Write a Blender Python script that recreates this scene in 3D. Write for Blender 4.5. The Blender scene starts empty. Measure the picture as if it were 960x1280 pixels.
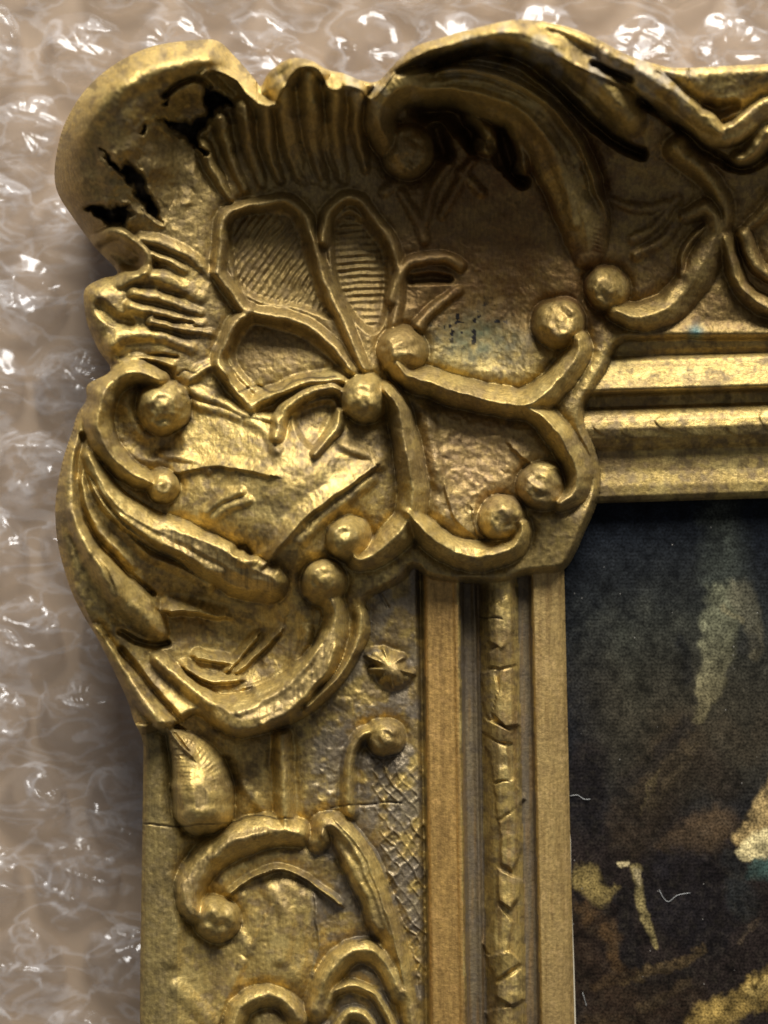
import bpy, math, random
import numpy as np
from mathutils import Vector

# ------------------------------------------------------------------ scale, camera, world, light
S = 0.00025            # one drawing unit = 0.25 mm ; picture plane (canvas) is z = 0
CX, CY, DIST = 480.0, 640.0, 1500.0
scene = bpy.context.scene
col = scene.collection
cam_d = bpy.data.cameras.new('camera'); cam = bpy.data.objects.new('camera', cam_d); col.objects.link(cam)
cam.location = (0, 0, DIST*S); cam.rotation_euler = (0, 0, 0)
cam_d.sensor_fit = 'VERTICAL'; cam_d.sensor_height = 36; cam_d.sensor_width = 27
cam_d.lens = 36*DIST/1280.0
cam_d.clip_start = 0.01; cam_d.clip_end = 20
cam_d.dof.use_dof = True; cam_d.dof.focus_distance = (DIST-75)*S; cam_d.dof.aperture_fstop = 5.0
scene.camera = cam
world = bpy.data.worlds.new('World'); scene.world = world; world.use_nodes = True
bg = world.node_tree.nodes['Background']
bg.inputs[0].default_value = (0.86, 0.88, 0.96, 1); bg.inputs[1].default_value = 0.15
def area(name, loc, target, sx, sy, power, colr):
    l = bpy.data.lights.new(name, 'AREA'); l.shape = 'RECTANGLE'; l.size = sx; l.size_y = sy
    l.energy = power; l.color = colr
    o = bpy.data.objects.new(name, l); col.objects.link(o); o.location = loc
    o.rotation_euler = (Vector(target)-Vector(loc)).to_track_quat('-Z', 'Y').to_euler()
    return o
area('window_light', (0.35, 2.08, 1.20), (0, 0.02, 0), 1.45, 1.00, 150, (1.0, 0.98, 0.95))
vs = scene.view_settings
vs.view_transform = 'Standard'; vs.look = 'None'; vs.exposure = 0; vs.gamma = 1; vs.use_curve_mapping = False

# ------------------------------------------------------------------ helpers
def P(px, py, h=0.0):
    """place measured point (px,py) lying at height h -> world metres"""
    k = (DIST-h)/DIST
    return ((px-CX)*k*S, -(py-CY)*k*S, h*S)
def empty(name, label=None, cat=None, group=None, parent=None):
    o = bpy.data.objects.new(name, None); o.empty_display_size = 0.01; col.objects.link(o)
    if parent: o.parent = parent
    if label: o['label'] = label
    if cat: o['category'] = cat
    if group: o['group'] = group
    return o
def mesh_np(name, co, tris, mat, parent=None, normals=None, attrs=None, smooth=True):
    me = bpy.data.meshes.new(name)
    co = np.ascontiguousarray(co, dtype=np.float32); tris = np.ascontiguousarray(tris, dtype=np.int32)
    n = tris.shape[1]
    me.vertices.add(len(co)); me.vertices.foreach_set('co', co.ravel())
    me.loops.add(tris.size); me.loops.foreach_set('vertex_index', tris.ravel())
    me.polygons.add(len(tris)); me.polygons.foreach_set('loop_start', np.arange(0, tris.size, n, dtype=np.int32))
    me.polygons.foreach_set('use_smooth', np.full(len(tris), smooth))
    me.update(calc_edges=True)
    if attrs:
        for k, v in attrs.items():
            if v.ndim == 2:
                a = me.attributes.new(k, 'FLOAT_COLOR', 'POINT'); a.data.foreach_set('color', v.astype(np.float32).ravel())
            else:
                a = me.attributes.new(k, 'FLOAT', 'POINT'); a.data.foreach_set('value', v.astype(np.float32).ravel())
    if normals is not None:
        me.normals_split_custom_set_from_vertices(normals.astype(np.float32))
    me.materials.append(mat)
    o = bpy.data.objects.new(name, me); col.objects.link(o)
    if parent: o.parent = parent
    return o

def vnoise(x, y, scale, seed):
    r = np.random.RandomState(seed).rand(64, 64).astype(np.float32)*2-1
    fx = x/scale+1000.3; fy = y/scale+1000.7
    ix = np.floor(fx).astype(np.int32); iy = np.floor(fy).astype(np.int32)
    tx = fx-ix; ty = fy-iy; tx = tx*tx*(3-2*tx); ty = ty*ty*(3-2*ty)
    a = r[iy % 64, ix % 64]; b = r[iy % 64, (ix+1) % 64]; c = r[(iy+1) % 64, ix % 64]; d = r[(iy+1) % 64, (ix+1) % 64]
    return (a*(1-tx)+b*tx)*(1-ty)+(c*(1-tx)+d*tx)*ty
def fbm(x, y, scale, seed, oct=4, gain=.5):
    s = 0; a = 1; t = 0
    for i in range(oct):
        s = s+a*vnoise(x, y, scale, seed+i*7); t += a; a *= gain; scale *= .5
    return s/t
def facet(x, y, scale, seed):
    """crumple noise: piecewise flat facets with sharp creases"""
    r = np.random.RandomState(seed).rand(64, 64).astype(np.float32)*2-1
    fx = x/scale+500; fy = y/scale+500
    s = (fx+fy)*0.366025; a = fx+s; b = fy+s
    ia = np.floor(a).astype(np.int32); ib = np.floor(b).astype(np.int32); ta = a-ia; tb = b-ib
    h00 = r[ib % 64, ia % 64]; h10 = r[ib % 64, (ia+1) % 64]; h01 = r[(ib+1) % 64, ia % 64]; h11 = r[(ib+1) % 64, (ia+1) % 64]
    return np.where(ta > tb, h00+(h10-h00)*ta+(h11-h10)*tb, h00+(h01-h00)*tb+(h11-h01)*ta)
def sstep(a, b, x):
    t = np.clip((x-a)/(b-a), 0, 1); return t*t*(3-2*t)
def catmull(pts, n=6, closed=False):
    p = np.array(pts, dtype=np.float64); m = len(p)
    if m < 3 and not closed: 
        t = np.linspace(0, 1, n+1)[:, None]; return p[0]+(p[-1]-p[0])*t
    out = []
    for i in range(m if closed else m-1):
        if closed: p0, p1, p2, p3 = p[(i-1) % m], p[i], p[(i+1) % m], p[(i+2) % m]
        else:
            p1, p2 = p[i], p[i+1]; p0 = p[i-1] if i > 0 else 2*p1-p2; p3 = p[i+2] if i+2 < m else 2*p2-p1
        for k in range(n):
            t = k/n
            out.append(.5*((2*p1)+(p2-p0)*t+(2*p0-5*p1+4*p2-p3)*t*t+(3*p1-p0-3*p2+p3)*t**3))
    if not closed: out.append(p[-1])
    return np.array(out)

# ------------------------------------------------------------------ measured grid
STEP = 1.5
X0, X1, Y0, Y1 = 56.0, 1100.0, 10.0, 1420.0
gx = np.arange(X0, X1, STEP, dtype=np.float32); gy = np.arange(Y0, Y1, STEP, dtype=np.float32)
NX, NY = len(gx), len(gy)
X, Y = np.meshgrid(gx, gy)
def box(xa, xb, ya, yb):
    i0 = int(max(0, (xa-X0)//STEP)); i1 = int(min(NX, (xb-X0)//STEP+2)); j0 = int(max(0, (ya-Y0)//STEP)); j1 = int(min(NY, (yb-Y0)//STEP+2))
    return slice(j0, max(j1, j0)), slice(i0, max(i1, i0))
def poly_sdf(pts, Xa, Ya):
    """positive inside"""
    d2 = np.full(Xa.shape, 1e12, np.float32); ins = np.zeros(Xa.shape, bool)
    n = len(pts)
    for i in range(n):
        ax, ay = pts[i]; bx_, by_ = pts[(i+1) % n]
        ex, ey = bx_-ax, by_-ay; L = ex*ex+ey*ey+1e-9
        t = np.clip(((Xa-ax)*ex+(Ya-ay)*ey)/L, 0, 1)
        dx = Xa-ax-ex*t; dy = Ya-ay-ey*t
        np.minimum(d2, dx*dx+dy*dy, out=d2)
        if ay != by_:
            c = ((ay > Ya) != (by_ > Ya)) & (Xa < ex*(Ya-ay)/(by_-ay)+ax)
            ins ^= c
    d = np.sqrt(d2); return np.where(ins, d, -d)

# ---- outer silhouette
sil = [(178,1500),(175,1280),(177,1100),(179,960),(178,925),(167,900),(160,877),(143,840),(123,800),(103,767),(87,733),(73,683),(69,640),(72,607),(80,570),(90,540),(97,517),(108,500),(110,480),(138,463),(123,437),(110,407),(105,380),(107,360),(127,348),(147,340),(117,307),(90,270),(73,243),(68,217),(73,180),(83,150),(103,117),(130,90),(167,67),(203,55),(247,50),(272,51),(293,70),(317,97),(326,108),(334,93),(345,83),(363,73),(387,75),(407,86),(430,92),(453,101),(473,101),(493,80),(520,58),(553,47),(587,37),(640,25),(680,27),(720,37),(753,52),(783,68),(820,80),(853,85),(960,80),(1200,74)]
sil_s = catmull(sil, 4)
OUT = poly_sdf([tuple(p) for p in sil_s]+[(1200,1500)], X, Y)
# ---- inner edge of the cast corner piece
inner = [(1200,418),(960,424),(850,424),(800,426),(775,430),(757,463),(740,490),(732,507),(730,533),(745,563),(750,600),(745,633),(730,667),(720,690),(705,712),(680,716),(658,719),(633,726),(593,729),(540,724),(517,710),(507,723),(483,737),(458,752),(464,785),(453,813),(433,847),(407,877),(380,897),(345,912),(320,918),(300,922),(270,910),(245,893),(222,905),(178,918)]
inner_s = catmull(inner, 4)
CART = poly_sdf([tuple(p) for p in inner_s]+[(20,918),(20,-60),(1200,-60)], X, Y)
U = 250+(X-250)/(1+0.02*(Y-880)/400.0)      # across the left rail
V = Y+0.03*(X-770)                          # across the top rail
OPEN = np.minimum(np.minimum(U-709, V-628), -CART)
F = np.minimum(OUT, -OPEN)

# ------------------------------------------------------------------ base heights
def tps(ctrl):
    c = np.array(ctrl, dtype=np.float64); n = len(c)
    def k(r2): return np.where(r2 > 0, r2*np.log(r2+1e-12)*.5, 0)
    xy = c[:, :2]/100
    A = np.zeros((n+3, n+3)); d2 = ((xy[:, None]-xy[None])**2).sum(-1)
    A[:n, :n] = k(d2)+np.eye(n)*0.02
    A[:n, n] = 1; A[:n, n+1:] = xy; A[n, :n] = 1; A[n+1:, :n] = xy.T
    w = np.linalg.solve(A, np.concatenate([c[:, 2], [0, 0, 0]]))
    # coarse evaluation, then bilinear
    q = 6.0; cgx = np.arange(X0-6, X1+12, q); cgy = np.arange(Y0-6, Y1+12, q)
    CXg, CYg = np.meshgrid(cgx/100, cgy/100); Z = w[n]+w[n+1]*CXg+w[n+2]*CYg
    for i in range(n): Z += w[i]*k((CXg-xy[i, 0])**2+(CYg-xy[i, 1])**2)
    fx = (X-cgx[0])/q; fy = (Y-cgy[0])/q; ix = fx.astype(int); iy = fy.astype(int); tx = fx-ix; ty = fy-iy
    return ((Z[iy, ix]*(1-tx)+Z[iy, ix+1]*tx)*(1-ty)+(Z[iy+1, ix]*(1-tx)+Z[iy+1, ix+1]*tx)*ty).astype(np.float32)
ctrl = [(110,200,122),(90,220,112),(150,140,150),(160,190,126),(200,130,128),(110,160,138),(230,95,142),(280,85,128),(200,200,106),(250,160,84),(180,260,92),(215,150,104),(130,260,108),(160,320,95),(225,300,84),
 (330,130,118),(400,105,128),(450,120,126),(350,200,82),(420,200,74),(340,240,72),(440,240,68),(300,230,76),
 (330,320,66),(440,330,62),(350,430,68),(450,460,72),(290,380,72),
 (130,380,98),(150,440,94),(200,380,86),(200,450,84),(250,420,76),
 (520,80,128),(600,50,140),(680,50,142),(760,90,132),(840,130,118),(900,150,114),(960,120,112),(1080,120,110),
 (540,150,62),(600,180,66),(560,260,54),(640,250,58),(700,300,58),(600,330,50),(520,300,56),(600,425,40),(650,380,42),(700,420,56),(560,455,50),
 (600,560,54),(560,610,62),(640,540,56),(540,540,60),(700,540,60),(690,640,58),(600,680,60),(720,600,52),(650,700,52),
 (200,560,80),(130,520,96),(300,530,74),(250,600,84),(330,620,96),(400,560,88),(430,620,86),(360,680,100),(470,640,72),
 (100,650,102),(130,720,98),(200,740,70),(250,740,58),(320,760,50),(260,800,46),(330,830,52),(380,770,64),(150,800,84),(200,870,78),(300,890,76),(400,820,66),(440,750,62),
 (780,200,80),(850,220,76),(800,300,58),(900,300,54),(960,250,64),(850,380,44),(960,400,42),(1080,250,62),(1080,400,42)]
ctrl = [(x_, y_, 34+(h_-34)*1.5) for x_, y_, h_ in ctrl]
CB = tps(ctrl)
lp = np.array([(150,80),(178,80),(200,84),(216,82),(250,70),(300,60),(400,50),(500,44),(522,40),(526,26),(529,26),(532,46),(536,51),(568,51),(571,54),(576,54),(579,36),(581,22),(590,20),(596,24),(598,16),(601,16),(606,26),(613,40),(622,48),(631,50),(640,47),(647,36),(650,24),(664,20),(667,31),(670,36),(688,33),(704,24),(709,15),(760,10)], float)
tp = np.array([(60,110),(130,112),(200,90),(300,60),(400,42),(438,32),(446,28),(449,42),(452,46),(486,56),(490,52),(493,30),(497,26),(509,26),(512,34),(518,44),(526,50),(536,52),(548,47),(558,37),(564,28),(570,27),(590,27),(608,30),(620,29),(626,22),(628,14),(700,10)], float)
LEFT = np.interp(U, lp[:, 0], lp[:, 1]).astype(np.float32)
TOP = np.interp(V, tp[:, 0], tp[:, 1]).astype(np.float32)
isleft = (Y-630) > (X-712)*1.02
RAIL = np.where(isleft, LEFT, TOP)
wC = sstep(-0.5, 9, CART)*.55+.45*(CART > 0)*np.clip(CART/4+.3, 0, 1)
near = 1-sstep(0, 26, CART)
CBx = CB+(np.maximum(CB, RAIL+16)-CB)*near
H0 = RAIL+(CBx-RAIL)*wC
H0 = H0+(1.6*fbm(X, Y, 46, 3, 3)+7*fbm(X, Y, 72, 5, 3)*sstep(430, 520, X)*(1-sstep(370, 430, Y)))*(CART > 0)*sstep(0, 20, CART)

# ------------------------------------------------------------------ relief strokes
RK = 1.35
NAMES = []; ID = np.full(X.shape, -1, np.int16)
L1 = np.zeros_like(X); L2 = np.zeros_like(X); G = np.zeros_like(X)
WORN = np.zeros_like(X)      # flattened, rubbed faces
XW = X+1.6*vnoise(X, Y, 26, 701)+.9*vnoise(X, Y, 10, 702); YW = Y+1.6*vnoise(X, Y, 26, 703)+.9*vnoise(X, Y, 10, 704)
AMP = 1+.16*vnoise(X, Y, 40, 705)
def seg_field(pts, pad=1.2, n=6):
    c = catmull(pts, n)
    rm = c[:, 2].max()*pad+3
    sl = box(c[:, 0].min()-rm, c[:, 0].max()+rm, c[:, 1].min()-rm, c[:, 1].max()+rm)
    xs = XW[sl]; ys = YW[sl]
    if xs.size == 0: return None
    best = np.full(xs.shape, 1e9, np.float32); R = np.ones(xs.shape, np.float32); A = np.zeros(xs.shape, np.float32); SG = np.zeros(xs.shape, np.float32); T = np.zeros(xs.shape, np.float32)
    m = len(c)-1
    for i in range(m):
        a, b = c[i], c[i+1]; ex, ey = b[0]-a[0], b[1]-a[1]; L = ex*ex+ey*ey+1e-9
        t = np.clip(((xs-a[0])*ex+(ys-a[1])*ey)/L, 0, 1)
        dx = xs-a[0]-ex*t; dy = ys-a[1]-ey*t
        r = a[2]+(b[2]-a[2])*t
        u = np.sqrt(dx*dx+dy*dy)/r
        k = u < best
        best = np.where(k, u, best); R = np.where(k, r, R); A = np.where(k, a[3]+(b[3]-a[3])*t, A)
        SG = np.where(k, np.sign(ex*dy-ey*dx), SG); T = np.where(k, (i+t)/m, T)
    return sl, best, R, A, SG, T
def prof(u, kind, sg):
    if kind == 'round': return np.clip(1-(u/1.12)**2, 0, 1)**.68
    if kind == 'crest': return .72*np.clip(1-(u/1.12)**2, 0, 1)**.68+.28*np.clip(1-u, 0, 1)**1.2
    if kind == 'band': return np.where(u < 1, np.clip(1-u**4, 0, 1)**.6, 0)
    if kind == 'ridge': return np.clip(1-u, 0, 1)**1.1
    if kind == 'soft': return np.clip(1-u*u, 0, 1)**2
    if kind == 'ledgeR':   # steep on the right-hand (positive) side
        return np.where(sg > 0, np.clip(1-u*4.5, 0, 1), np.clip(1-u, 0, 1)**1.4)
    if kind == 'ledgeL':
        return np.where(sg < 0, np.clip(1-u*4.5, 0, 1), np.clip(1-u, 0, 1)**1.4)
def stroke(name, pts, kind='round', layer=1, cap=None, new=True, k=6.0):
    """pts: (x, y, radius, height)"""
    global L1, L2
    f = seg_field(pts)
    if f is None: return
    sl, u, R, A, SG, T = f
    b = A*prof(u, kind, SG)*AMP[sl]*RK
    if cap is not None:
        c = cap*RK+1.2*vnoise(X[sl]*3, Y[sl]*.5, 9, 77)
        WORN[sl] = np.maximum(WORN[sl], (b > c)*1.0); b = np.where(b > c, c+(b-c)*.42, b)
    if layer == 1:
        o = L1[sl]
        kq = np.clip(np.maximum(b, o)*.5, .3, k); h = np.clip(.5+.5*(b-o)/kq, 0, 1); mx = o*(1-h)+b*h+kq*h*(1-h)
        L1[sl] = np.where(b > 0.02, np.maximum(mx, o), o)
        on = (b > o)&(b > .18*A)
    else:
        o = L2[sl]; L2[sl] = np.maximum(o, b); on = (b > o)&(b > .3*A)
    if name:
        if new: NAMES.append(name)
        idx = len(NAMES)-1; w = ID[sl]; w[on] = idx; ID[sl] = w
BALL = []
def ball(name, x, y, r, h, k=4.0, sx=1.0):
    BALL.append((x, y, r))
    stroke(name, [(x-.01-(sx-1)*r*.5, y, r, h), (x+.01+(sx-1)*r*.5, y, r, h)], 'round', 1, k=k)
def line(pts, r, a, kind='ledgeR'):
    r = r*(2.3 if kind == 'ledgeR' else 1.7); a = a*1.15
    stroke(None, [(p[0], p[1], r*(1 if len(p) < 3 else p[2]), a) for p in pts], kind, 2)
def groove(pts, r, depth, kind='soft'):
    f = seg_field([(p[0], p[1], r*(1 if len(p) < 3 else p[2]), depth) for p in pts])
    if f is None: return
    sl, u, R, A, SG, T = f
    G[sl] = np.maximum(G[sl], A*prof(u, kind, SG))
def rs(pts, r0, r1, a0, a1, mid=None):
    n = len(pts); out = []
    for i, p in enumerate(pts):
        t = i/(n-1)
        if mid is not None:
            r = r0+(mid-r0)*math.sin(math.pi*t) if t < .5 else r1+(mid-r1)*math.sin(math.pi*t)
        else: r = r0+(r1-r0)*t
        out.append((p[0], p[1], r, a0+(a1-a0)*t))
    return out

# --- rim of rolled shell lobe, upper left
stroke('shell_rim', rs([(92,245),(90,205),(103,160),(128,125),(165,98),(210,82),(250,74),(278,80),(300,103),(322,128),(343,131)], 36, 9, 8, 12), 'soft')
stroke(None, rs([(247,101),(262,90),(288,95),(308,118),(325,131),(342,131),(352,112),(367,90),(384,84),(400,88),(409,110),(420,114),(434,108),(452,112),(462,122)], 8, 8, 9, 9), 'ledgeR', 2)
stroke('shell_rim', rs([(352,112),(368,92),(386,84),(402,92)], 13, 12, 10, 10), 'soft')
stroke('shell_rim', rs([(408,108),(428,104),(452,110)], 11, 11, 9, 9), 'soft')
# flutes of the shell
for a, b, r in [((352,110),(378,226),19),((386,96),(404,228),19),((418,110),(430,224),17),((446,118),(458,214),15),((330,134),(350,226),15),((303,132),(328,230),15),((276,150),(306,236),14),((254,182),(290,250),13)]:
    stroke('flute', rs([a, ((a[0]+b[0])/2-4, (a[1]+b[1])/2), b], r, r*.5, 15, 4), 'soft', k=1.0)
for a, b in [((346,140),(372,222)),((377,150),(400,220)),((396,130),(424,222)),((368,150),(392,226)),((318,152),(350,226)),((440,150),(458,210))]:
    line([a, ((a[0]+b[0])/2-3, (a[1]+b[1])/2), b], 5, 3.5, 'soft')
# ridged leaves on the left border
for pts, r in [([(168,366),(205,374),(250,390)], 7),([(165,384),(200,392),(252,404)], 8),([(190,402),(225,410),(262,416)], 6),([(140,430),(160,418),(200,420),(240,436)], 9),([(150,350),(180,345),(215,352),(250,372)], 9),([(176,300),(205,306),(240,322),(262,345)], 8),([(190,318),(210,326),(232,338)], 6)]:
    stroke('leaf_ridge', rs(pts, r*1.6, r*1.1, 7.5, 2.5), 'soft')
stroke('leaf_ridge', rs([(150,452),(180,447),(215,456)], 7, 6, 8, 5), 'soft')
stroke('leaf_ridge', rs([(120,300),(145,292),(170,304),(184,322),(180,340)], 8, 8, 12, 10), 'round')
groove([(128,312),(148,318),(165,332)], 13, 18)
groove([(126,384,1),(140,396,1),(162,404,.7)], 13, 9)
groove([(200,364),(230,368)], 5, 4); groove([(195,398),(240,402)], 4, 4); groove([(150,448),(190,444),(220,446)], 3.5, 5)
# fan ribs with sunken panels
panelA = [(292,272),(356,262),(376,285),(388,325),(402,368),(420,400),(372,385),(318,374),(290,340)]
panelB = [(414,292),(428,268),(443,266),(468,290),(486,322),(484,386),(470,418),(444,402),(418,352)]
panelC = [(312,402),(345,405),(380,416),(412,440),(430,462),(370,474),(330,492),(300,470),(288,440)]
stroke('fan_rib', rs([(272,340),(276,305),(280,272),(305,259),(334,253),(358,252),(378,268),(390,298),(402,338),(418,380),(436,418),(456,462)], 12, 11, 15, 10), 'soft')
stroke('fan_rib', rs([(404,300),(410,268),(428,248),(448,249),(466,270),(486,297),(497,325),(499,370),(492,410)], 12, 10, 15, 8), 'soft')
stroke('fan_rib', rs([(272,340),(288,362),(306,386),(342,394),(376,403),(408,424),(444,466)], 12, 11, 14, 10), 'soft')
stroke('fan_rib', rs([(312,387),(292,405),(281,430),(275,452),(288,478),(314,506)], 12, 12, 14, 12), 'soft')
stroke('fan_rib', rs([(314,506),(342,492),(375,480),(418,474),(440,478)], 12, 10, 13, 10), 'soft')
for pg, d in ((panelA, 9), (panelB, 11), (panelC, 9)):
    xs = [p[0] for p in pg]; ys = [p[1] for p in pg]; sl = box(min(xs)-8, max(xs)+8, min(ys)-8, max(ys)+8)
    s = poly_sdf([tuple(p) for p in catmull(pg, 4, True)], X[sl], Y[sl])
    G[sl] = np.maximum(G[sl], d*sstep(-2, 8, s))
    nm = NAMES.append('fan_panel'); w = ID[sl]; w[(s > 1)&(L1[sl] < 4)] = len(NAMES)-1; ID[sl] = w
    if pg is not panelC:
        if pg is panelA: ph = (X[sl]*0.83+Y[sl]*0.62)/8.2+.25*vnoise(X[sl], Y[sl], 20, 5)
        else: ph = (Y[sl]+0.06*X[sl]+1.5*vnoise(X[sl], Y[sl], 24, 6))/8.6
        L2[sl] = np.maximum(L2[sl], 2.9*(0.5+.5*np.cos(ph*2*np.pi))**1.3*sstep(1, 7, s)*(0.75+.5*vnoise(X[sl], Y[sl], 15, 8)))
# small hook between fan and lower leaf
stroke('small_hook', rs([(345,545),(352,518),(366,502),(390,488),(418,484),(432,494)], 10, 9, 14, 12), 'crest')
stroke('small_hook', rs([(424,515),(420,535),(408,552),(394,568)], 6, 8, 9, 13), 'crest')
G_poly = [(366,520),(385,505),(415,500),(420,520),(408,545),(392,562),(374,548)]
sl = box(350, 440, 490, 580); s = poly_sdf([tuple(p) for p in catmull(G_poly, 4, True)], X[sl], Y[sl]); G[sl] = np.maximum(G[sl], 10*sstep(-2, 8, s))
# --- centre scrolls
stroke('scroll', rs([(482,488),(498,510),(506,545),(513,585),(517,620),(512,648),(497,668),(476,688),(452,700),(440,690)], 13, 12, 30, 24, mid=18), 'crest')
ball('scroll_bead', 456, 498, 29, 36)
ball('scroll_bead', 437, 674, 26, 32)
stroke('scroll', rs([(512,640),(524,656),(545,676),(573,691),(607,695),(638,684),(651,668),(653,655)], 13, 10, 30, 24, mid=17), 'crest')
ball('scroll_bead', 628, 648, 27, 34)
stroke('scroll', rs([(497,455),(510,471),(540,479),(573,490),(617,500),(655,505),(685,488),(708,463),(723,440),(724,424)], 13, 12, 30, 28, mid=18), 'crest')
ball('scroll_bead', 503, 438, 28, 34)
ball('scroll_bead', 699, 404, 30, 34)
stroke('scroll', rs([(650,505),(680,522),(705,553),(722,590),(716,618),(700,628)], 13, 10, 26, 22, mid=17), 'crest')
ball('scroll_bead', 677, 607, 28, 34)
line([(520,118),(580,114),(630,130),(668,158),(694,198),(710,244),(718,280)], 6, 4.5, 'soft'); line([(540,104),(590,100),(645,116),(690,146),(716,186),(732,230)], 4, 3, 'soft')
line([(560,66),(620,60),(680,80),(730,112),(766,142)], 6, 4, 'soft'); line([(640,78),(690,98),(735,134),(770,160)], 5, 3, 'soft'); line([(800,92),(838,120),(868,148),(898,164)], 6, 4, 'soft')
line([(590,640),(600,668),(625,678)], 6, 4); line([(640,560),(660,575),(690,585)], 6, 4); line([(556,600),(565,640),(585,665)], 6, 3)
line([(533,520),(540,560),(548,600)], 9, 4, 'soft')
groove([(486,760),(470,735)], 3, 2)
# hollow with small arch and stem
stroke('small_arch', rs([(490,375),(498,348),(508,332),(530,324),(556,323),(576,332)], 8, 7, 12, 8), 'round')
stroke('small_arch', rs([(524,408),(536,392),(553,377),(574,362)], 8, 6, 10, 4), 'round')
groove([(515,350),(535,348),(560,348)], 9, 12)
# --- big double leaf arch, top
stroke('leaf_scroll', [(486,178,19,28),(475,156,19,30),(480,130,20,30),(502,112,22,32),(535,110,24,34),(580,112,27,36),(625,124,30,38),(660,146,33,38),(688,178,34,36),(708,212,34,32),(722,248,32,26),(732,284,28,18),(735,315,20,8)], 'crest', k=8)
stroke('leaf_scroll', [(500,99,14,20),(540,90,18,26),(580,87,22,30),(640,102,28,34),(682,129,32,34),(709,159,34,32),(730,194,34,28),(745,231,30,22),(757,264,24,14)], 'ledgeL', new=False, k=8)
ball('scroll_bead', 510, 190, 31, 36)
groove([(540,84),(587,66),(640,74),(675,92),(708,122),(742,156),(778,182),(800,192)], 11, 38)
groove([(528,138,1),(555,136,1.1),(580,155,1),(592,178,.7)], 22, 40); groove([(545,160),(556,190)], 16, 26)
stroke('outer_leaf', [(462,104,9,6),(490,88,12,10),(530,64,13,14),(585,48,16,16),(640,44,20,18),(690,62,24,20),(730,90,28,22),(765,122,30,24),(786,150,26,22)], 'soft')
stroke(None, rs([(470,122),(488,98),(515,76),(545,62),(590,54),(640,53),(690,68),(735,88),(775,105),(800,118)], 8, 10, 5, 7), 'ledgeR', 2)
stroke('leaf_lip', rs([(590,150),(608,165),(612,185),(600,180)], 11, 10, 12, 16), 'round')
stroke('leaf_lip', rs([(636,150),(650,175),(656,198),(650,212)], 11, 11, 14, 14), 'round')
groove([(626,162,1),(632,185,1.2),(640,212,1.1),(655,228,.8)], 14, 34)
groove([(616,180),(628,205)], 12, 16)
groove([(742,80),(762,88),(788,99)], 6.5, 24)
groove([(800,128,1),(828,140,1),(858,168,1),(895,196,1),(930,210,.9),(965,190,1)], 10, 26)
stroke('ribbon_fold', [(765,70,16,8),(808,102,21,15),(842,130,22,18),(872,152,21,18),(902,170,15,17),(930,158,15,15),(958,140,17,13),(1010,135,20,10)], 'band', k=6)
groove([(822,92),(840,104),(862,122),(882,138)], 5, 12)
groove([(882,134,1),(900,137,1.2),(918,132,.9)], 12, 16)
stroke('ribbon_fold', rs([(846,186),(868,206),(892,232),(905,258),(905,285)], 20, 12, 20, 8), 'soft')
stroke('ribbon_fold', rs([(960,165),(940,195),(925,200)], 26, 16, 20, 14), 'soft')
stroke('ribbon_fold', rs([(1000,200),(985,230),(960,262),(935,285)], 18, 10, 16, 6), 'soft')
# twigs in the dim cove
for a in [[(560,205),(540,240),(528,290)],[(590,200),(565,245),(552,270)],[(500,240),(520,270),(532,300)],[(575,215),(600,240)],[(508,215),(480,240)],[(790,300),(815,285),(845,250)],[(795,320),(830,300),(850,270)],[(760,250),(800,262),(830,255)]]:
    line(a, 6, 4.5, 'soft')
stroke('cove_scroll', rs([(770,388),(800,396),(835,384),(862,358),(882,322),(895,290),(885,262),(858,272)], 13, 8, 19, 9, mid=20), 'crest')
ball('cove_bead', 759, 360, 26, 26)
stroke('cove_scroll', rs([(905,300),(915,330),(930,362),(960,385),(1010,395),(1060,380)], 11, 12, 12, 12), 'crest')
stroke('cove_leaf', rs([(930,295),(945,330),(975,352)], 10, 8, 12, 9), 'round')
stroke('cove_leaf', rs([(888,300),(876,335),(858,366)], 8, 5, 8, 4), 'soft')
stroke('cove_leaf', rs([(850,345),(858,310),(880,285)], 7, 7, 7, 7), 'soft')
# small cartouche border bottom step
# --- left scroll group
stroke('scroll', rs([(200,476),(178,466),(155,468),(134,484),(123,512),(127,545),(143,573),(168,594),(192,604)], 13, 11, 25, 22, mid=17), 'crest')
ball('scroll_bead', 205, 508, 31, 34)
ball('scroll_bead', 203, 607, 19, 26)
groove([(150,520),(160,545),(185,560),(215,555)], 18, 8)
stroke('acanthus_band', [(112,570,9,12),(128,605,13,18),(150,634,17,22),(185,658,20,24),(225,675,22,27),(265,697,25,30),(305,720,26,32),(338,730,22,30)], 'crest', cap=22)
line([(118,610),(133,637),(160,670),(193,697),(233,714),(262,730)], 6, 5.5, 'ridge')
groove([(112,592),(138,635),(168,664),(205,688),(245,703)], 3.5, 6)
line([(90,560),(84,600),(92,650),(112,690)], 9, 8, 'soft')
line([(140,640),(180,668),(225,690),(275,716)], 5, 4, 'soft'); line([(100,600),(112,640),(135,676),(165,706)], 5, 5, 'soft'); line([(98,660),(122,706),(142,750)], 6, 5, 'soft'); line([(330,905),(372,880),(404,846),(424,806)], 4, 4, 'soft'); line([(300,890),(345,868),(378,838),(398,800),(402,765)], 5, 4, 'soft')
groove([(104,545),(97,590),(104,640),(128,684),(158,715),(190,742)], 7, 12)
stroke('acanthus_leaf', [(92,640,10,8),(108,682,18,16),(132,716,26,22),(158,746,30,25),(184,772,26,24),(200,790,14,16)], 'soft')
line([(118,690),(140,720),(150,755),(160,770)], 7, 4); line([(150,700),(175,735),(196,760)], 6, 4)
groove([(150,790),(180,805),(210,804)], 6, 12)
line([(95,735),(108,765),(122,795)], 5, 5)
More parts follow.
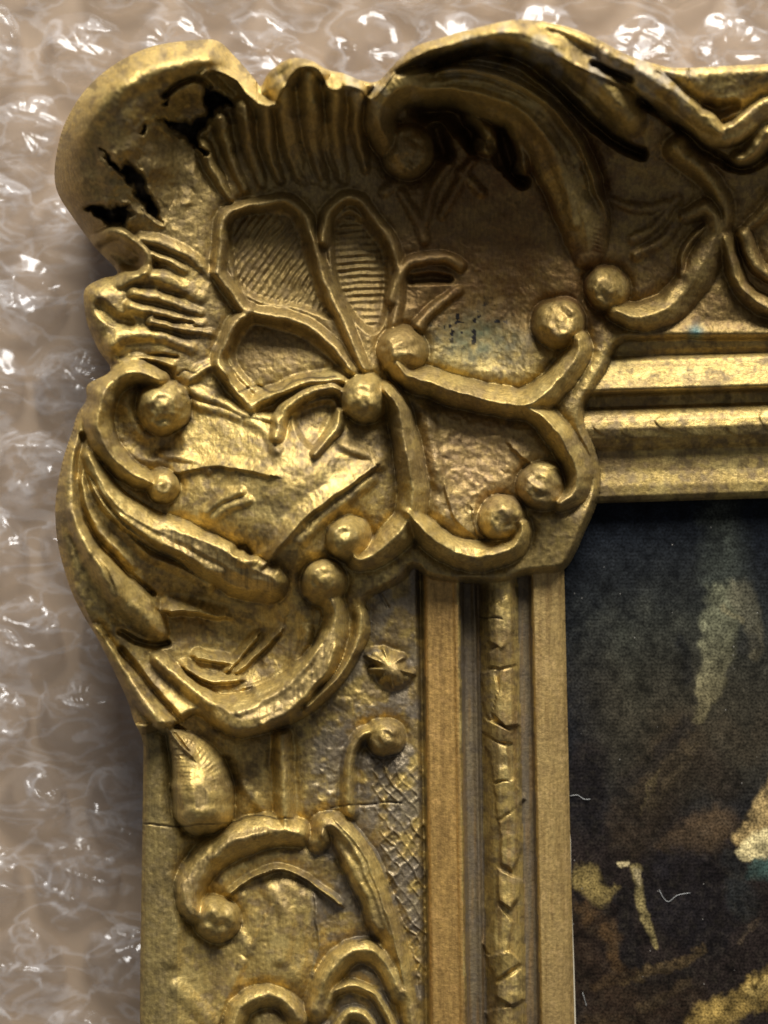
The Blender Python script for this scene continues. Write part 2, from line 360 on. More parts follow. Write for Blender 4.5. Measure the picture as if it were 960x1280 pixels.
stroke('outer_ridge', rs([(118,790),(138,822),(160,852),(186,884),(208,905)], 10, 10, 12, 14), 'round')
stroke('outer_ridge', rs([(198,822),(225,848),(255,872),(285,892)], 12, 18, 12, 14), 'soft')
groove([(150,812),(175,842),(205,878),(225,897)], 7, 12)
stroke('leaf_vein', rs([(214,765),(245,766),(274,771)], 24, 20, 20, 13), 'ledgeR', 1)
stroke('leaf_vein', rs([(247,822),(268,826),(287,828)], 13, 13, 9, 8), 'ledgeR')
stroke('leaf_vein', rs([(322,797),(306,815),(288,836)], 12, 12, 9, 8), 'ledgeL')
stroke('leaf_vein', rs([(350,790),(326,815),(296,840)], 12, 12, 9, 8), 'ledgeL')
stroke('leaf_vein', rs([(232,836),(262,850),(296,850)], 14, 13, 10, 9), 'ledgeR')
stroke('scroll', [(412,745,14,24),(420,770,14,26),(414,804,17,28),(392,838,20,30),(362,866,22,30),(325,888,24,28),(292,892,22,26),(268,880,12,14)], 'crest', cap=22)
ball('scroll_bead', 405, 728, 26, 34)
line([(384,790),(378,815),(358,842),(322,863)], 7, 7, 'soft'); line([(350,838),(328,852),(300,860)], 5, 4)
line([(360,770),(350,800),(330,825)], 5, 3)
stroke('backing_band', rs([(452,768),(450,795),(438,825),(412,858),(384,882)], 11, 9, 12, 8), 'soft')
# hammered centre leaf
line([(220,590),(262,582),(310,588),(338,594)], 7, 6, 'ledgeR'); line([(258,640),(278,625),(300,614)], 6, 5, 'soft'); line([(266,648),(290,632),(312,624)], 5, 4, 'soft')
line([(470,582),(445,600),(412,622),(380,650),(352,682),(336,700)], 12, 10, 'ledgeL'); line([(464,600),(436,622),(404,650),(376,676)], 6, 4, 'soft')
line([(430,556),(458,570),(474,580)], 7, 5, 'soft'); line([(205,566),(240,574),(262,584)], 6, 4, 'soft')
line([(232,486),(268,500),(305,516),(340,524)], 7, 6, 'soft'); line([(236,474),(262,458),(282,466)], 7, 6, 'soft'); line([(238,500),(270,512),(300,520)], 6, 4, 'soft')
line([(345,560),(335,540),(312,524)], 7, 4, 'soft'); line([(305,702),(328,694),(358,672),(378,655)], 6, 6, 'soft')
stroke(None, [(300,560,60,6),(370,590,66,9),(420,600,50,6)], 'soft', 1, new=False, k=2)
groove([(296,690),(306,684),(312,692)], 8, 9)
line([(200,690),(240,704)], 4, 2)
# --- left rail relief
stroke('hanging_petal', [(214,914,5,10),(232,935,19,30),(247,963,30,46),(253,988,35,54),(255,1008,34,52)], 'round', cap=56)
line([(212,912),(226,930),(238,944)], 6, 6); line([(226,906),(252,924),(276,944)], 5, 5)
groove([(218,916),(236,938)], 3, 7)
stroke('vertical_rib', rs([(352,922),(353,960),(355,1000),(357,1032)], 15, 17, 15, 18), 'soft')
stroke('c_scroll', [(372,1040,16,18),(345,1036,19,22),(315,1042,21,24),(283,1055,20,25),(256,1078,19,25),(240,1106,18,25),(240,1132,17,24),(255,1145,15,24)], 'crest', cap=21)
ball('scroll_bead', 270, 1148, 27, 31)
stroke('rail_rib', rs([(436,1015),(436,985),(438,950),(448,924),(468,914)], 13, 11, 13, 16), 'soft')
ball('scroll_bead', 482, 922, 23, 25)
stroke('flower', [(470,820,14,8),(482,830,22,14),(494,840,25,15),(505,845,15,8)], 'soft')
for dx, dy, r_, a_ in ((-24,-12,9,9),(-22,4,8,8),(-8,-18,9,10),(12,-10,10,10),(24,6,9,8),(2,20,9,9),(-10,14,8,8)):
    stroke(None, [(488, 834, r_, 15), (488+dx*.6, 834+dy*.6, r_, 13), (488+dx*1.15, 834+dy*1.15, r_*.6, a_)], 'ridge', 1, new=False, k=1)
stroke('curling_leaf', [(398,1052,14,15),(408,1032,15,20),(426,1040,17,22),(446,1068,20,22),(462,1105,20,20),(478,1145,19,18),(494,1190,17,16),(508,1240,14,14),(516,1290,12,12),(518,1350,12,12)], 'crest')
line([(268,1070),(290,1052),(330,1040)], 5, 4, 'soft'); line([(405,1045),(432,1075),(452,1112),(470,1160)], 6, 5, 'soft'); line([(300,1120),(292,1150),(310,1190)], 7, 3, 'soft'); line([(335,1110),(360,1150),(352,1200)], 8, 3, 'soft'); line([(215,1200),(222,1160),(220,1100)], 9, 3, 'soft'); line([(300,980),(318,1000),(330,1016)], 6, 3, 'soft')
line([(420,1028),(450,1060),(470,1105),(488,1160),(502,1220)], 6, 3)
stroke('curved_ridge', rs([(290,1116),(305,1103),(325,1093),(350,1087),(378,1096),(402,1113),(424,1130)], 7, 9, 10, 11), 'ledgeR', 1)
stroke('plateau', rs([(362,1135),(350,1175),(352,1215)], 56, 50, 10, 10), 'soft', k=4)
stroke('lower_scroll', rs([(396,1262),(404,1232),(420,1205),(442,1188),(466,1190),(486,1210),(500,1240)], 15, 14, 22, 16), 'crest')
stroke('lower_scroll', rs([(408,1262),(418,1240),(440,1232),(466,1243),(484,1266),(495,1300)], 7, 7, 12, 12), 'crest')
stroke('lower_scroll', rs([(420,1290),(435,1268),(455,1270),(470,1295)], 8, 8, 12, 12), 'crest')
stroke('lower_scroll', rs([(292,1290),(300,1262),(320,1248),(342,1244),(360,1254),(372,1272)], 13, 13, 20, 18), 'crest')
line([(222,1236),(240,1252),(262,1275),(275,1290)], 9, 3, 'soft'); line([(304,1200),(288,1240),(274,1285)], 6, 3, 'soft'); line([(392,1120),(398,1170),(388,1230)], 5, 3)
line([(340,1130),(326,1160),(312,1185)], 5, 3)
# rail continues below the picture
stroke('c_scroll', rs([(250,1330),(240,1370),(260,1410)], 18, 18, 22, 22), 'crest'); ball('scroll_bead', 380, 1340, 24, 26)

# ground textures of the rail : cross hatching
sl = box(380, 530, 740, 1300); xs, ys = X[sl], Y[sl]
mk = sstep(462, 476, xs+(ys-1000)*-.12)*sstep(930, 960, ys)*(1-sstep(1200, 1250, ys))*(CART[sl] < 0)
wx = xs+3.5*vnoise(xs, ys, 22, 31)+1.5*vnoise(xs, ys, 8, 33); wy = ys+3.5*vnoise(xs, ys, 22, 32)+1.5*vnoise(xs, ys, 8, 34)
d1 = np.abs(((wx*.8+wy*.6)/13) % 1-.5)*2; d2 = np.abs(((wx*.8-wy*.6)/12) % 1-.5)*2
L2[sl] = np.maximum(L2[sl], mk*(2.0+1.6*vnoise(xs, ys, 16, 35))*np.maximum(sstep(.6, 1, d1), sstep(.6, 1, d2))*(L1[sl] < 4))
mk2 = sstep(385, 400, xs)*(1-sstep(470, 485, xs))*sstep(850, 870, ys)*(1-sstep(1010, 1030, ys))*(CART[sl] < 0)
L2[sl] += mk2*2.8*np.clip(fbm(xs, ys, 9, 41, 3)+.1, 0, 1)*(L1[sl] < 8)
rag = ((xs > 370)&(CART[sl] < 0)&(U[sl] < 524))
L2[sl] += rag*1.6*np.abs(fbm(xs, ys, 12, 44, 3))
# stippled ground in the central scroll fields
sl = box(520, 720, 510, 690); xs, ys = X[sl], Y[sl]
s = poly_sdf([(525,500),(640,520),(690,550),(705,600),(640,615),(600,660),(545,660),(525,600)], xs, ys)
L2[sl] += 3.2*np.abs(fbm(xs, ys, 16, 51, 3))*sstep(0, 12, s)*(L1[sl] < 6)

grd = (CART > 0)*(L1 < 5)*(G < 3)
rg = 1-np.abs(fbm(XW, YW, 26, 821, 3))*3.2
L2 += grd*(1.3-.7*(sstep(200, 230, X)*(1-sstep(470, 490, X))*sstep(520, 540, Y)*(1-sstep(690, 710, Y))))*np.clip(rg, 0, 1)**2.5*sstep(4, 16, CART)*(.5+.5*vnoise(X, Y, 60, 822))
# ---- bead (ribbon) mouldings on both rails : overlapping chipped leaves
def bead_leaf(name, c, ang, ln, wd, h):
    ca, sa = math.cos(ang), math.sin(ang); sl = box(c[0]-ln-4, c[0]+ln+4, c[1]-ln-4, c[1]+ln+4); xs, ys = X[sl], Y[sl]
    if xs.size == 0: return
    p = (xs-c[0])*ca+(ys-c[1])*sa; q = -(xs-c[0])*sa+(ys-c[1])*ca
    ww = wd*np.clip(1-(p/ln)**2, 0, 1)**.6
    m = (np.abs(p) < ln)&(np.abs(q) < ww)
    t = (p/ln+1)/2
    b = m*(h*(0.25+.75*t)*np.clip(1-(q/(ww+.01))**4, 0, 1)**.5)
    bm = (CART[sl] < 0)
    L2[sl] = np.maximum(L2[sl], b*bm)
    NAMES.append(name); w = ID[sl]; w[(b > .3)&bm] = len(NAMES)-1; ID[sl] = w
rnd = random.Random(4)
def plate(name, pg, h, tx, ty):
    q = np.array(pg, float); cx0, cy0 = q.mean(0); sl = box(q[:, 0].min()-4, q[:, 0].max()+4, q[:, 1].min()-4, q[:, 1].max()+4); xs, ys = XW[sl]+1.2*vnoise(X[sl], Y[sl], 7, 66), YW[sl]
    if xs.size == 0: return
    d_ = poly_sdf([tuple(p_) for p_ in q], xs, ys)
    b = np.clip(h+tx*(xs-cx0)+ty*(ys-cy0)+1.2*facet(xs, ys, 13, 67), .5, 12)*sstep(-.8, 1.8, d_)
    b = b*(CART[sl] < 0); L2[sl] = np.maximum(L2[sl], b)
    NAMES.append(name); w = ID[sl]; w[(d_ > 0)&(CART[sl] < 0)] = len(NAMES)-1; ID[sl] = w
plates = [([(608,758),(636,744),(641,775),(640,800),(628,814),(611,802)],5,.05,.09),([(612,816),(641,792),(647,830),(625,837),(611,835)],4,.0,-.12),([(601,841),(622,838),(621,870),(615,900),(604,880)],4,-.1,.02),
 ([(626,838),(647,830),(648,880),(650,907),(632,908),(616,890)],5,.05,.08),([(608,896),(642,914),(642,930),(622,927),(603,915)],5,0,-.15),([(603,918),(636,934),(638,975),(619,978),(611,950)],5,.02,.10),
 ([(618,980),(641,972),(656,998),(645,1010),(622,1024)],5,.06,-.1),([(624,1026),(649,1004),(652,1060),(641,1090),(626,1080)],4,.1,.03),([(620,1084),(656,1101),(646,1127),(640,1137),(623,1126)],6,.06,.12),
 ([(621,1130),(641,1152),(636,1190),(615,1206),(604,1180)],4,-.03,.08),([(607,1194),(638,1188),(652,1204),(620,1226),(611,1210)],6,0,-.14),([(619,1231),(654,1209),(657,1250),(641,1257),(619,1247)],5,.05,.12),
 ([(606,1265),(641,1256),(650,1300),(615,1304)],5,0,.1),([(612,1310),(648,1305),(655,1360),(620,1365)],5,0,.1),([(612,1372),(650,1368),(655,1420),(620,1425)],5,0,.1)]
for pg, h_, tx0, ty0 in plates: plate('bead_leaf', pg, h_+1.5, tx0, ty0)
x = 775
while x < 1110:
    yc = 533-.03*(x-770)
    bead_leaf('bead_leaf', (x, yc+rnd.uniform(-3, 3)), math.radians(rnd.choice([175,185,168,192])), rnd.uniform(24, 36), rnd.uniform(14, 18), rnd.uniform(1.6, 3.2))
    x += rnd.uniform(34, 52)

# ---- tears in the rolled lobe, cracks
HOLE = np.zeros_like(X)
def c1(l): return [(p[0]/3+40, p[1]/3+20) for p in l]
tears = [c1([(470,388),(520,432),(590,470),(620,500),(640,528),(668,515),(655,500),(630,490),(628,450),(660,400),(705,345),(765,335),(740,300),(650,262),(640,320),(650,370),(590,398)]),
         c1([(258,495),(300,518),(322,570),(340,545),(382,550),(412,600),(440,660),(472,730),(485,778),(440,745),(398,680),(370,640),(350,600),(298,575)]),
         c1([(190,716),(240,703),(300,712),(355,712),(380,740),(340,790),(290,788),(240,760)]), c1([(492,318),(515,310),(515,330),(495,334)]),
         c1([(400,440),(420,402),(432,410),(415,442)])]
for pg in tears:
    xs = [p[0] for p in pg]; ys = [p[1] for p in pg]; sl = box(min(xs)-6, max(xs)+6, min(ys)-6, max(ys)+6)
    wxx = X[sl]+3.2*vnoise(X[sl], Y[sl], 9, 60)+1.5*vnoise(X[sl], Y[sl], 4, 64); wyy = Y[sl]+3.2*vnoise(X[sl], Y[sl], 9, 61)+1.5*vnoise(X[sl], Y[sl], 4, 65)
    s = poly_sdf(pg, wxx, wyy); HOLE[sl] = np.maximum(HOLE[sl], sstep(-1.5, 5.5, s)); L2[sl] += 3.0*np.clip(1-np.abs(s+3.5)/4.5, 0, 1)*(.6+.8*vnoise(X[sl], Y[sl], 9, 63))
groove([(205,118),(225,104),(248,99),(262,108)], 6, 20)
loose = sstep(0, 20, poly_sdf([(120,190),(190,150),(230,100),(262,110),(270,180),(250,260),(200,290),(130,270)], X[box(100,290,90,300)], Y[box(100,290,90,300)]))
sl = box(100, 290, 90, 300); L2[sl] += loose*(6*facet(X[sl]+4*vnoise(X[sl], Y[sl], 20, 9), Y[sl], 24, 12)+2*np.abs(fbm(X[sl], Y[sl], 14, 13, 3)))
CR = np.zeros_like(X)
for c in [[(222,467),(232,462),(244,466),(256,456),(262,453)],[(300,488),(320,482),(338,490),(352,485),(362,478),(382,473),(420,470)],[(180,1030),(215,1034),(250,1030),(287,1027),(320,1018),(342,1022),(367,1023)],[(413,1008),(440,1006),(480,1003),(500,1004)],[(447,1176),(462,1174),(478,1186)],[(600,772),(625,772)]]:
    f = seg_field([(p[0]+rnd.uniform(-1, 1), p[1]+rnd.uniform(-1, 1), 1.9, 1) for p in c], n=3)
    CR[f[0]] = np.maximum(CR[f[0]], np.clip(1-f[1], 0, 1))

# ------------------------------------------------------------------ final height
def blur(A, r, it=2):
    for _ in range(it):
        for ax in (0, 1):
            c = np.cumsum(np.concatenate([np.repeat(np.take(A, [0], ax), r+1, ax), A, np.repeat(np.take(A, [-1], ax), r, ax)], ax), ax, dtype=np.float64)
            n_ = A.shape[ax]; A = ((np.take(c, np.arange(2*r+1, 2*r+1+n_), ax)-np.take(c, np.arange(0, n_), ax))/(2*r+1)).astype(np.float32)
    return A
B1 = blur(np.maximum(L1, 0), 6)
moat = np.clip(B1*1.25-L1, 0, None); moat = np.minimum(moat, 22)*sstep(2, 16, np.minimum(F, np.abs(U-527)+20*(CART > 0)))*((CART > 2)|(U < 520)|(~isleft))
moat = blur(moat.astype(np.float32), 1, 1)
for x_, y_, r_ in BALL:
    sl = box(x_-r_*1.3, x_+r_*1.3, y_-r_*1.3, y_+r_*1.3); dd = np.hypot(X[sl]-x_, Y[sl]-y_)/r_; an_ = np.arctan2(Y[sl]-y_, X[sl]-x_)
    w_ = 1-sstep(.75, 1.1, dd); sp = np.cos(an_*1.0+dd*6.5+x_)
    L2[sl] += w_*(2.2*sp*sstep(.12, .5, dd)+2.4*facet(X[sl], Y[sl], 12, int(x_) % 90)+1.6*fbm(X[sl], Y[sl], 8, 61, 2))
hi = sstep(6, 16, L1)
Hh = H0+L1+L2-G*1.25-moat*.85+hi*(facet(XW, YW, 19, 801)*.9+facet(XW*.8+YW*.6, YW*.8-XW*.6, 9, 802)*.45)
cart_in = sstep(4, 20, CART)
Hh += .38*vnoise(X, Y, 4.2, 97)*np.where(U > 524, np.where(CART > 0, 1, .3), 1)
Hh += (fbm(X, Y, 11, 90, 3)*.8+fbm(X, Y, 30, 95, 2)*1.2)*(.35+.65*cart_in)*np.where(U > 524, np.where(CART > 0, 1, .25), 1)
Hh -= CR*2.4
Hh = np.where(HOLE > 0, Hh-HOLE*(36+26*vnoise(X, Y, 12, 66)), Hh)
# wrap the outer edge over
Rr = np.where(Y < 905, np.where(X > 860, 14, 27), 9).astype(np.float32)
Rr = np.where((X > 320)&(X < 860)&(Y < 140), 15, Rr)
lob = (1-sstep(330, 345, Y))*(1-sstep(285, 325, X))
Rr = Rr*(1-lob)+80*lob; t = np.clip(OUT/Rr, 0, 1); drop = np.where(Rr > 20, 46, np.where(Rr > 10, 24, 10))
drop = drop*(1-lob)+105*lob
Hh -= drop*(1-np.sqrt(np.clip(1-(1-t)**2, 0, 1)))
Hh = np.maximum(Hh, 5)

# ---- vertex snapping to the outline
gyF, gxF = np.gradient(F, STEP)
gn = np.sqrt(gxF**2+gyF**2)+1e-6
snap = np.abs(F) < .75*STEP
PX = np.where(snap, X-F*gxF/gn, X); PY = np.where(snap, Y-F*gyF/gn, Y)
inside = F > -.75*STEP
kk = (DIST-Hh)/DIST
WX = (PX-CX)*kk*S; WY = -(PY-CY)*kk*S; WZ = Hh*S
idx = np.arange(NX*NY, dtype=np.int32).reshape(NY, NX)
a = idx[:-1, :-1]; b = idx[:-1, 1:]; c = idx[1:, 1:]; d = idx[1:, :-1]
ia = inside[:-1, :-1]; ib = inside[:-1, 1:]; ic = inside[1:, 1:]; idd = inside[1:, :-1]
t1 = np.stack([a, d, c], -1)[ia & idd & ic]; t2 = np.stack([a, c, b], -1)[ia & ic & ib]
only1 = (ia & idd & ib & ~ic); t3 = np.stack([a, d, b], -1)[only1]
only2 = (idd & ic & ib & ~ia); t4 = np.stack([d, c, b], -1)[only2]
tris = np.concatenate([t1, t2, t3, t4])
co = np.stack([WX, WY, WZ], -1).reshape(-1, 3)
e1 = co[tris[:, 1]]-co[tris[:, 0]]; e2 = co[tris[:, 2]]-co[tris[:, 0]]
fn = np.cross(e1, e2)
VN = np.zeros_like(co)
for k in range(3):
    for ax in range(3): VN[:, ax] += np.bincount(tris[:, k], weights=fn[:, ax], minlength=len(co))
VN /= np.linalg.norm(VN, axis=1, keepdims=True)+1e-20

# ------------------------------------------------------------------ colour of the finish (gilding, bronze paint, verdigris, dust)
n1 = fbm(X, Y, 60, 200, 4); n2 = fbm(X, Y, 22, 210, 4); n3 = fbm(X, Y, 9, 220, 3)
def mixc(c, colr, w): 
    w = np.clip(w, 0, 1)[..., None]; return c*(1-w)+np.array(colr, np.float32)*w
gold = np.array([0.47, 0.34, 0.108], np.float32); C_ = np.ones(X.shape+(3,), np.float32)*gold
C_ = mixc(C_, (0.58, 0.45, 0.17), sstep(.0, .5, n2)*.6)
C_ = mixc(C_, (0.26, 0.18, 0.07), sstep(.0, .45, -n1+.5*n3)*.7)
n5 = fbm(X, Y, 5.5, 280, 2)
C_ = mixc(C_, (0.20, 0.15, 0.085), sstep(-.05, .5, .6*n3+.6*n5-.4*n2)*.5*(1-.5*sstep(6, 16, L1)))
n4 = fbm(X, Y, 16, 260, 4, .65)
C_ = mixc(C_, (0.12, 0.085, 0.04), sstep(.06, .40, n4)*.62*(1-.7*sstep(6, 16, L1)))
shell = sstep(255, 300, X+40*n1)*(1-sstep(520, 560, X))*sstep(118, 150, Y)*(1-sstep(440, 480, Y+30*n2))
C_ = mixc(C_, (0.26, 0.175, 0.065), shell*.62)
C_ = mixc(C_, (0.27, 0.19, 0.075), sstep(500, 540, X)*(1-sstep(735, 745, X))*sstep(470, 490, Y)*(CART > 0)*(.4+.5*n2)*(L1 < 12))
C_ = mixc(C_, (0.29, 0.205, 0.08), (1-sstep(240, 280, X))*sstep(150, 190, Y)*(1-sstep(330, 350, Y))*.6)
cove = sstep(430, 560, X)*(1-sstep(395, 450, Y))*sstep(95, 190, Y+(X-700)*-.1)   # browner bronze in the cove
C_ = mixc(C_, (0.155, 0.078, 0.022), cove*(.8-.25*sstep(740, 790, X)+.25*n2)*(1-.62*sstep(8, 20, L1)))  # bronze brown; right end lightened in the colour to suggest more light there
C_ = mixc(C_, (0.24, 0.185, 0.075), (CART < 0)*(U < 222)*isleft*.6)
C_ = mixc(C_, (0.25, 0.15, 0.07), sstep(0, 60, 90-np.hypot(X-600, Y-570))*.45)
C_ = mixc(C_, (0.19, 0.165, 0.135), sstep(.0, .4, n2+.15)*sstep(380, 400, X)*(U < 526)*(CART < 0)*(L1 < 8)*.7)
gap = (CART < 0)*(((U > 577)&(U < 602)&isleft)|((U > 650)&(U < 667)&isleft))
C_ = mixc(C_, (0.115, 0.092, 0.065), gap*.85)
fil = (CART < 0)*(U > 532)*(U < 574)*isleft
C_ = mixc(C_, (0.50, 0.30, 0.09), fil*.85)
C_ = mixc(C_, (0.50, 0.34, 0.13), (CART < 0)*(U > 668)*isleft*.75)
gr_ = (CART < 0)*isleft*(U > 532)*np.clip(vnoise(X*3.2, Y*.14, 11, 231)+.5*vnoise(X*7, Y*.3, 11, 232), 0, 1)
C_ = mixc(C_, (0.26, 0.155, 0.05), gr_*.55)
C_ = mixc(C_, (0.24, 0.16, 0.07), (CART < 0)*(V > 440)*(~isleft)*sstep(.1, .7, vnoise(X*.16, Y*2.2, 11, 290))*.5)
green = np.exp(-(((X-594)/58)**2+((Y-424)/32)**2))*(.7+.6*n3)
C_ = mixc(C_, (0.155, 0.175, 0.095), green*.9*(L1 < 12))
C_ = mixc(C_, (0.09, 0.20, 0.20), np.exp(-(((X-870)/9)**2+((Y-416)/9)**2))*.9)
speck = (fbm(X, Y, 7, 240, 2) > .42)*np.exp(-(((X-590)/45)**2+((Y-405)/28)**2))
C_ = mixc(C_, (0.015, 0.012, 0.01), speck*1.8)
dust = (sstep(.05, .4, n2+.2*n3))*np.exp(-(((Y-60-.2*np.abs(X-640))/34)**2))*(X > 430)*(X < 880)
C_ = mixc(C_, (0.36, 0.34, 0.31), dust*.5)
C_ = mixc(C_, (0.40, 0.29, 0.12), WORN*.6)
C_ = mixc(C_, (0.16, 0.115, 0.05), WORN*sstep(.1, .6, vnoise(X*5, Y*.35, 10, 270))*.6)
C_ = mixc(C_, (0.045, 0.034, 0.022), sstep(.25, .8, HOLE)*.95); C_ = mixc(C_, (0.03, 0.02, 0.012), CR*.9)
rough_dirt = np.clip(sstep(.0, .6, .5*n3+.5*n5-.4*n2)*.4+gap*.5+dust*.5+green*.5+HOLE, 0, 1)
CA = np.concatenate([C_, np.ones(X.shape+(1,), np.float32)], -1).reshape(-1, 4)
RA = rough_dirt.reshape(-1)

# ------------------------------------------------------------------ materials
def new_mat(name):
    m = bpy.data.materials.new(name); m.use_nodes = True; nt = m.node_tree; nt.nodes.clear()
    out = nt.nodes.new('ShaderNodeOutputMaterial'); return m, nt, out
def gold_material():
    m, nt, out = new_mat('bronze_gilding'); N = nt.nodes; L = nt.links
    p = N.new('ShaderNodeBsdfPrincipled'); L.new(p.outputs[0], out.inputs[0])
    tc = N.new('ShaderNodeTexCoord')
    at = N.new('ShaderNodeAttribute'); at.attribute_name = 'finish'
    ad = N.new('ShaderNodeAttribute'); ad.attribute_name = 'grime'
    nz = N.new('ShaderNodeTexNoise'); nz.inputs['Scale'].default_value = 900; nz.inputs['Detail'].default_value = 5; nz.inputs['Roughness'].default_value = .65
    L.new(tc.outputs['Object'], nz.inputs['Vector'])
    mp = N.new('ShaderNodeMapping'); mp.inputs['Scale'].default_value = (1, .14, 1); L.new(tc.outputs['Object'], mp.inputs['Vector'])
    br = N.new('ShaderNodeTexNoise'); br.inputs['Scale'].default_value = 1300; br.inputs['Detail'].default_value = 3; L.new(mp.outputs[0], br.inputs['Vector'])
    ramp = N.new('ShaderNodeValToRGB'); ramp.color_ramp.elements[0].position = .32; ramp.color_ramp.elements[0].color = (.68, .66, .64, 1)
    ramp.color_ramp.elements[1].position = .66; ramp.color_ramp.elements[1].color = (1.25, 1.22, 1.15, 1); L.new(nz.outputs[0], ramp.inputs[0])
    mx = N.new('ShaderNodeMix'); mx.data_type = 'RGBA'; mx.blend_type = 'MULTIPLY'; mx.inputs[0].default_value = .8
    L.new(at.outputs['Color'], mx.inputs[6]); L.new(ramp.outputs[0], mx.inputs[7])
    r2 = N.new('ShaderNodeValToRGB'); r2.color_ramp.elements[0].position = .35; r2.color_ramp.elements[0].color = (.7, .68, .66, 1)
    r2.color_ramp.elements[1].position = .6; r2.color_ramp.elements[1].color = (1.1, 1.1, 1.1, 1); L.new(br.outputs[0], r2.inputs[0])
    mx2 = N.new('ShaderNodeMix'); mx2.data_type = 'RGBA'; mx2.blend_type = 'MULTIPLY'; mx2.inputs[0].default_value = .5
    L.new(mx.outputs[2], mx2.inputs[6]); L.new(r2.outputs[0], mx2.inputs[7]); L.new(mx2.outputs[2], p.inputs['Base Color'])
    mr = N.new('ShaderNodeMapRange'); mr.inputs['To Min'].default_value = .60; mr.inputs['To Max'].default_value = .25; L.new(ad.outputs['Fac'], mr.inputs['Value']); L.new(mr.outputs[0], p.inputs['Metallic'])
    m3 = N.new('ShaderNodeMath'); m3.operation = 'MULTIPLY_ADD'; m3.inputs[1].default_value = .25; m3.inputs[2].default_value = .37; L.new(nz.outputs[0], m3.inputs[0])
    m4 = N.new('ShaderNodeMath'); m4.operation = 'MULTIPLY_ADD'; m4.inputs[1].default_value = .3; L.new(ad.outputs['Fac'], m4.inputs[0]); L.new(m3.outputs[0], m4.inputs[2]); L.new(m4.outputs[0], p.inputs['Roughness'])
    b1 = N.new('ShaderNodeBump'); b1.inputs['Strength'].default_value = .75; b1.inputs['Distance'].default_value = .0003; L.new(nz.outputs[0], b1.inputs['Height'])
    b2 = N.new('ShaderNodeBump'); b2.inputs['Strength'].default_value = .35; b2.inputs['Distance'].default_value = .0003; L.new(br.outputs[0], b2.inputs['Height']); L.new(b1.outputs[0], b2.inputs['Normal'])
    L.new(b2.outputs[0], p.inputs['Normal'])
    return m
GOLD = gold_material()

# ------------------------------------------------------------------ the frame as a thing with parts
frame = empty('picture_frame', 'ornate old gilded picture frame corner with shell and scroll relief lying on bubble wrap', 'picture frame')
def submesh(name, sel, parent, label=None):
    tr = tris[sel]
    if len(tr) < 8: return None
    vs_, inv = np.unique(tr, return_inverse=True)
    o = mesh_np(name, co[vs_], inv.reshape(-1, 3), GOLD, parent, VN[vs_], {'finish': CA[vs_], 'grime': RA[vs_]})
    if label: o['label'] = label
    return o
tid = ID.reshape(-1)[tris[:, 0]]
tc_ = CART.reshape(-1)[tris[:, 0]]; tx_ = X.reshape(-1)[tris[:, 0]]; ty_ = Y.reshape(-1)[tris[:, 0]]; tu = U.reshape(-1)[tris[:, 0]]; tv = V.reshape(-1)[tris[:, 0]]; tl = isleft.reshape(-1)[tris[:, 0]]
# base regions
base = np.where(tc_ > 0, np.where((tx_ > 800), 1, 0), np.where(tl, 2, 1))
corner = submesh('corner_ornament', (tid < 0)&(base == 0), frame)
top_r = submesh('frame_rail', (tid < 0)&(base == 1)&((tc_ > 0)|(tv < 446)), frame, 'top rail with deep scrolled cove')
left_r = submesh('frame_rail', (tid < 0)&(base == 2)&(tu < 527), frame, 'left rail with scrolls in low relief')
for r, u0, L in ((left_r, 527, [('fillet', 527, 579), ('groove', 579, 600), ('bead_moulding', 600, 650), ('inner_slope', 650, 666), ('inner_lip', 666, 9999)]),):
    for nm, a0, a1 in L: submesh(nm, (tid < 0)&(base == 2)&(tu >= a0)&(tu < a1), r)
for nm, a0, a1 in [('fillet', 446, 494), ('groove', 494, 510), ('bead_moulding', 510, 566), ('inner_lip', 566, 9999)]:
    submesh(nm, (tid < 0)&(base == 1)&(tc_ <= 0)&(tv >= a0)&(tv < a1), top_r)
for i, nm in enumerate(NAMES):
    sel = tid == i
    if sel.sum() < 8: continue
    cx_, cc, cl = tx_[sel].mean(), (tc_[sel] > 0).mean(), tl[sel].mean()
    if cc > .5: par = top_r if cx_ > 800 else corner
    else: par = left_r if cl > .5 else top_r
    submesh(nm, sel, par)
# sides of the frame down to the table
edges = np.concatenate([tris[:, [0, 1]], tris[:, [1, 2]], tris[:, [2, 0]]])
key = np.sort(edges, 1); kk_ = key[:, 0].astype(np.int64)*(NX*NY)+key[:, 1]
uq, first, cnt = np.unique(kk_, return_index=True, return_counts=True)
be = edges[first[cnt == 1]]
OUTf = OUT.reshape(-1); gF = np.stack([gxF.reshape(-1)/gn.reshape(-1), -gyF.reshape(-1)/gn.reshape(-1)], -1)
ZT = -66.0
for outer in (True, False):
    e = be[(OUTf[be[:, 0]] < 3) == outer]
    if len(e) == 0: continue
    vs_, inv = np.unique(e, return_inverse=True); inv = inv.reshape(-1, 2); n = len(vs_)
    rings = [co[vs_]]; nrm = gF[vs_]
    steps = [(1.0, -8), (5, -24), (9, -60)] if outer else [(-.3, -4)]
    for inn, dz in steps:
        q = co[vs_].copy(); q[:, :2] += nrm*inn*S; q[:, 2] = np.maximum(q[:, 2]+dz*S, ZT*S); rings.append(q)
    q = rings[-1].copy(); q[:, 2] = (ZT if outer else -6)*S; rings.append(q)
    V3 = np.concatenate(rings); T3 = []
    for r in range(len(rings)-1):
        A_ = inv[:, 0]+r*n; B_ = inv[:, 1]+r*n
        T3 += [np.stack([B_, A_, A_+n], -1), np.stack([B_, A_+n, B_+n], -1)]
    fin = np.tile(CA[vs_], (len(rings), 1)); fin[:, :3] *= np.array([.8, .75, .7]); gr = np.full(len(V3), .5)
    mesh_np('outer_side' if outer else 'rebate_edge', V3, np.concatenate(T3), GOLD, frame, None, {'finish': fin, 'grime': gr})

